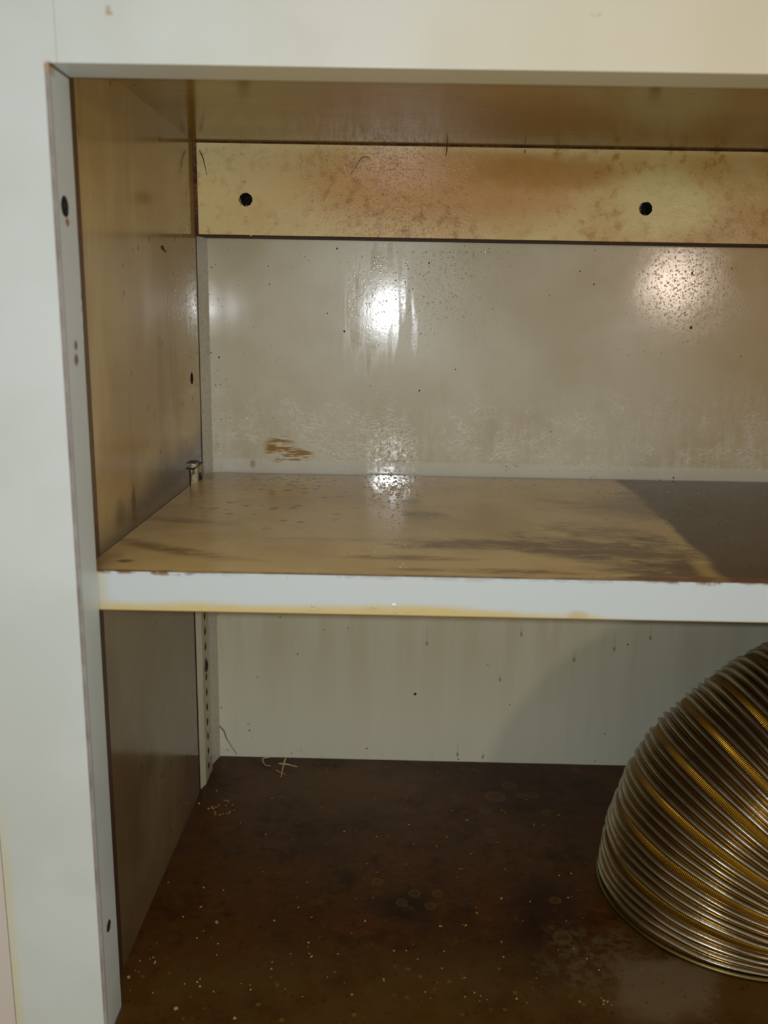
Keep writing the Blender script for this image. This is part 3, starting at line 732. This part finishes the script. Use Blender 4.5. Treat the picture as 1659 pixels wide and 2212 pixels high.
# ---------------------------------------------------------------- flexible duct
dx, dy, RB, PHI, RR = 0.3526, 0.1294, 0.0900, 0.0897, 0.0805
duct = thing('flexible_duct', 'ribbed silver and gold metal duct hose bending right from the cabinet bottom', 'duct', (dx, dy, ZF))
hh = Vector((math.cos(PHI), math.sin(PHI), 0)); ss_ = Vector((-math.sin(PHI), math.cos(PHI), 0)); zz = Vector((0, 0, 1))
PT = 0.1535      # bend angle taken by one group of ribs
SEG = 300; SUB = 34
bm = newbm(); uvl = bm.loops.layers.uv.new('UVMap'); rl = bm.verts.layers.float.new('ridge')
def prof(fr):
    """fr 0..1 through one group: gold band centred on 0.5, four ribs over the rest"""
    g = (fr + 0.5) % 1.0           # band centred on 0
    g = g if g <= 0.5 else g
    best = 0.0
    for c_ in (0.179, 0.393, 0.607, 0.821):
        best = max(best, math.exp(-((g - c_)/0.056)**2))
    bandv = min(g, 1 - g)
    base = 0.0009 if bandv < 0.085 else 0.0
    return best, base
rings = []
tmax = math.pi/2; ngroups = 10.23; total = ngroups + 5.4
N_ = int(total*SUB)
dr_ = random.Random(5); wob = [dr_.uniform(-1, 1) for _ in range(40)]
for i in range(N_ + 1):
    s_ = i/SUB; T = s_*PT
    if T <= tmax:
        C_ = Vector((dx, dy, ZF + 0.0012)) + RB*((1 - math.cos(T))*hh + math.sin(T)*zz); n_ = math.cos(T)*hh - math.sin(T)*zz
    else:
        C_ = Vector((dx, dy, ZF + 0.0012)) + RB*(hh + zz) + hh*(T - tmax)*RB*1.15; n_ = -zz
    fr = (s_ + 0.5) % 1.0
    rv, bs = prof(fr)
    gi = int(s_ + 0.5); amp = 0.0026*(1 + 0.12*wob[gi % 40])
    ring = []
    for k in range(SEG):
        a = 2*math.pi*k/SEG
        dent = 0.0005*math.sin(3*a + gi*1.7) + 0.0003*math.sin(11*a + gi*2.9)*rv
        # ribs squeeze together on the inside of the bend
        q_ = RR - 0.0022 + amp*rv + bs + dent
        v = bm.verts.new(C_ + q_*(math.cos(a)*n_ + math.sin(a)*ss_)); v[rl] = rv
        ring.append(v)
    rings.append(ring)
for i in range(N_):
    for k in range(SEG):
        f = bm.faces.new((rings[i][k], rings[i][(k+1) % SEG], rings[i+1][(k+1) % SEG], rings[i+1][k])); f.smooth = True
        uu = ((k)/SEG, (k+1)/SEG, (k+1)/SEG, k/SEG); vv = (i/SUB + .5, i/SUB + .5, (i+1)/SUB + .5, (i+1)/SUB + .5)
        for lp, u_, v_ in zip(f.loops, uu, vv): lp[uvl].uv = (u_, v_)
bmesh.ops.recalc_face_normals(bm, faces=bm.faces)
obj('duct_hose', bm, DUCT, duct)
bm = newbm()
pr = [(RR + 0.0006, 0.0), (RR + 0.0016, 0.0006), (RR + 0.0016, 0.0018), (RR + 0.0006, 0.0028), (RR - 0.0012, 0.0028), (RR - 0.0012, 0.0)]
rg = [[bm.verts.new((dx + r_*math.cos(2*math.pi*k/160), dy + r_*math.sin(2*math.pi*k/160), ZF + z_)) for r_, z_ in pr] for k in range(160)]
for k in range(160):
    a, c_ = rg[k], rg[(k+1) % 160]
    for j in range(6):
        f = bm.faces.new((a[j], c_[j], c_[(j+1) % 6], a[(j+1) % 6])); f.smooth = True
bmesh.ops.recalc_face_normals(bm, faces=bm.faces)
obj('cut_rim', bm, BRASSY, duct)

# ---------------------------------------------------------------- small loose things
def strand(name, label, cat, pts, r, m, group=None):
    bm = newbm()
    P_ = [Vector(p) for p in pts]; out = []
    for i in range(len(P_) - 1):       # Catmull-Rom
        a, b_, c_, d_ = P_[max(i-1, 0)], P_[i], P_[i+1], P_[min(i+2, len(P_)-1)]
        for s in range(6):
            t = s/6; out.append(0.5*((2*b_) + (c_ - a)*t + (2*a - 5*b_ + 4*c_ - d_)*t*t + (3*b_ - a - 3*c_ + d_)*t**3))
    out.append(P_[-1])
    nn = len(out); rr = [r*(0.55 + 0.45*math.sin(math.pi*min(1, (i + 1)/nn*1.2 + .1)) + 0.08*math.sin(i*2.1)) for i in range(nn)]
    tube(bm, out, rr, 6)
    o = obj(name, bm, m, origin=P_[0]); return tag(o, label, cat, group)
zf = ZF + 0.0007
strand('straw', 'pale straw lying front to back in the cross on the brown cabinet bottom', 'straw', [on_z(617, 1638, zf), on_z(612, 1655, zf), on_z(607, 1678, zf)], 0.00075, STRAW)
strand('straw', 'pale straw lying left to right over the other one on the brown cabinet bottom', 'straw', [on_z(602, 1649, zf + .0012), on_z(620, 1651, zf + .0016), on_z(642, 1656, zf + .0008)], 0.0006, STRAW)
strand('fibre', 'pale curled fibre left of the crossed straws on the cabinet bottom', 'fibre', [on_z(583, 1636, zf), on_z(569, 1638, zf), on_z(568, 1645, zf), on_z(574, 1653, zf), on_z(585, 1654, zf)], 0.00055, STRAW)
strand('fibre', 'thin pale fibre in front of the crossed straws', 'fibre', [on_z(596, 1663, zf), on_z(604, 1668, zf), on_z(616, 1673, zf)], 0.0003, STRAW)
yb_ = D - 0.0004
strand('hair', 'dark curved hair on the lower back panel rising from the rear left floor corner', 'hair', [on_y(475, 1569, yb_), on_y(484, 1580, yb_), on_y(488, 1592, yb_), on_y(496, 1606, yb_), on_y(511, 1629, yb_)], 0.00042, HAIR)
yr_ = D - TC - 0.0016
strand('hair', 'brown bristle stuck to the hanging rail near its left end', 'hair', [on_y(431, 325, yr_), on_y(438, 340, yr_), on_y(443, 360, yr_), on_y(447, 378, yr_)], 0.0004, BROWN)
strand('hair', 'short dark bristle at the top edge of the rail between its two holes', 'hair', [on_y(965, 316, yr_), on_y(965, 326, yr_), on_y(963, 337, yr_)], 0.0004, HAIR)
strand('hair', 'tiny dark bristle at the top edge of the rail towards the right hole', 'hair', [on_y(1134, 324, yr_), on_y(1134, 332, yr_)], 0.00035, HAIR)
strand('hair', 'brown curled hair on the middle of the rail among droplets', 'hair', [on_y(798, 341, yr_), on_y(787, 339, yr_), on_y(778, 345, yr_), on_y(768, 362, yr_), on_y(757, 377, yr_)], 0.00028, BROWN)
q = [on_x(px, py, -0.0055) for px, py in ((350, 531), (352, 538), (358, 544))]
strand('fibre', 'dark crescent fibre on the upper left side panel', 'fibre', [(xat(v.y) + 0.0004, v.y, v.z) for v in q], 0.0006, HAIR)

# crumbs spread over the bottom of the cabinet
bm = newbm(); cr = random.Random(8)
spots = [(1083, 1942, 5), (468, 1994, 6), (380, 2181, 7), (1252, 2165, 4), (1312, 2165, 4), (1175, 1783, 3), (975, 1752, 3), (815, 1885, 3), (632, 1815, 3), (440, 1918, 4), (434, 1960, 4), (335, 2080, 5), (432, 2132, 5), (507, 2201, 5), (1083, 2035, 3), (430, 1737, 6), (707, 1665, 3), (690, 1650, 3), (945, 1668, 3), (278, 2112, 5)]
lst = [(on_z(a, b_, ZF), r_*0.00017) for a, b_, r_ in spots]
for k in range(150):
    yy = 0.03 + 0.20*cr.random()**1.8; lst.append((Vector((cr.uniform(-0.003, 0.26), yy, ZF)), cr.uniform(.0002, .0007)))
for k in range(26):
    a = cr.uniform(0, 6.28); lst.append((on_z(478, 1748, ZF) + Vector((math.cos(a)*cr.uniform(.3, 1)*.010, math.sin(a)*cr.uniform(.3, 1)*.012, 0)), cr.uniform(.0003, .0009)))
for p_, r_ in lst:
    res_ = bmesh.ops.create_icosphere(bm, subdivisions=1, radius=r_, matrix=Matrix.Translation(p_ + Vector((0, 0, r_*0.6))) @ Matrix.Rotation(cr.uniform(0, 3), 4, 'Z') @ Matrix.Diagonal((cr.uniform(.8, 1.7), cr.uniform(.7, 1.2), 0.75, 1)))
    for v in res_['verts']: v.co += Vector((cr.uniform(-.15, .15), cr.uniform(-.15, .15), cr.uniform(-.1, .1)))*r_
tag(obj('crumbs', bm, CRUMB, origin=(0.1, 0.1, ZF)), 'cream crumbs and grit scattered over the brown cabinet bottom', 'crumbs', kind='stuff')
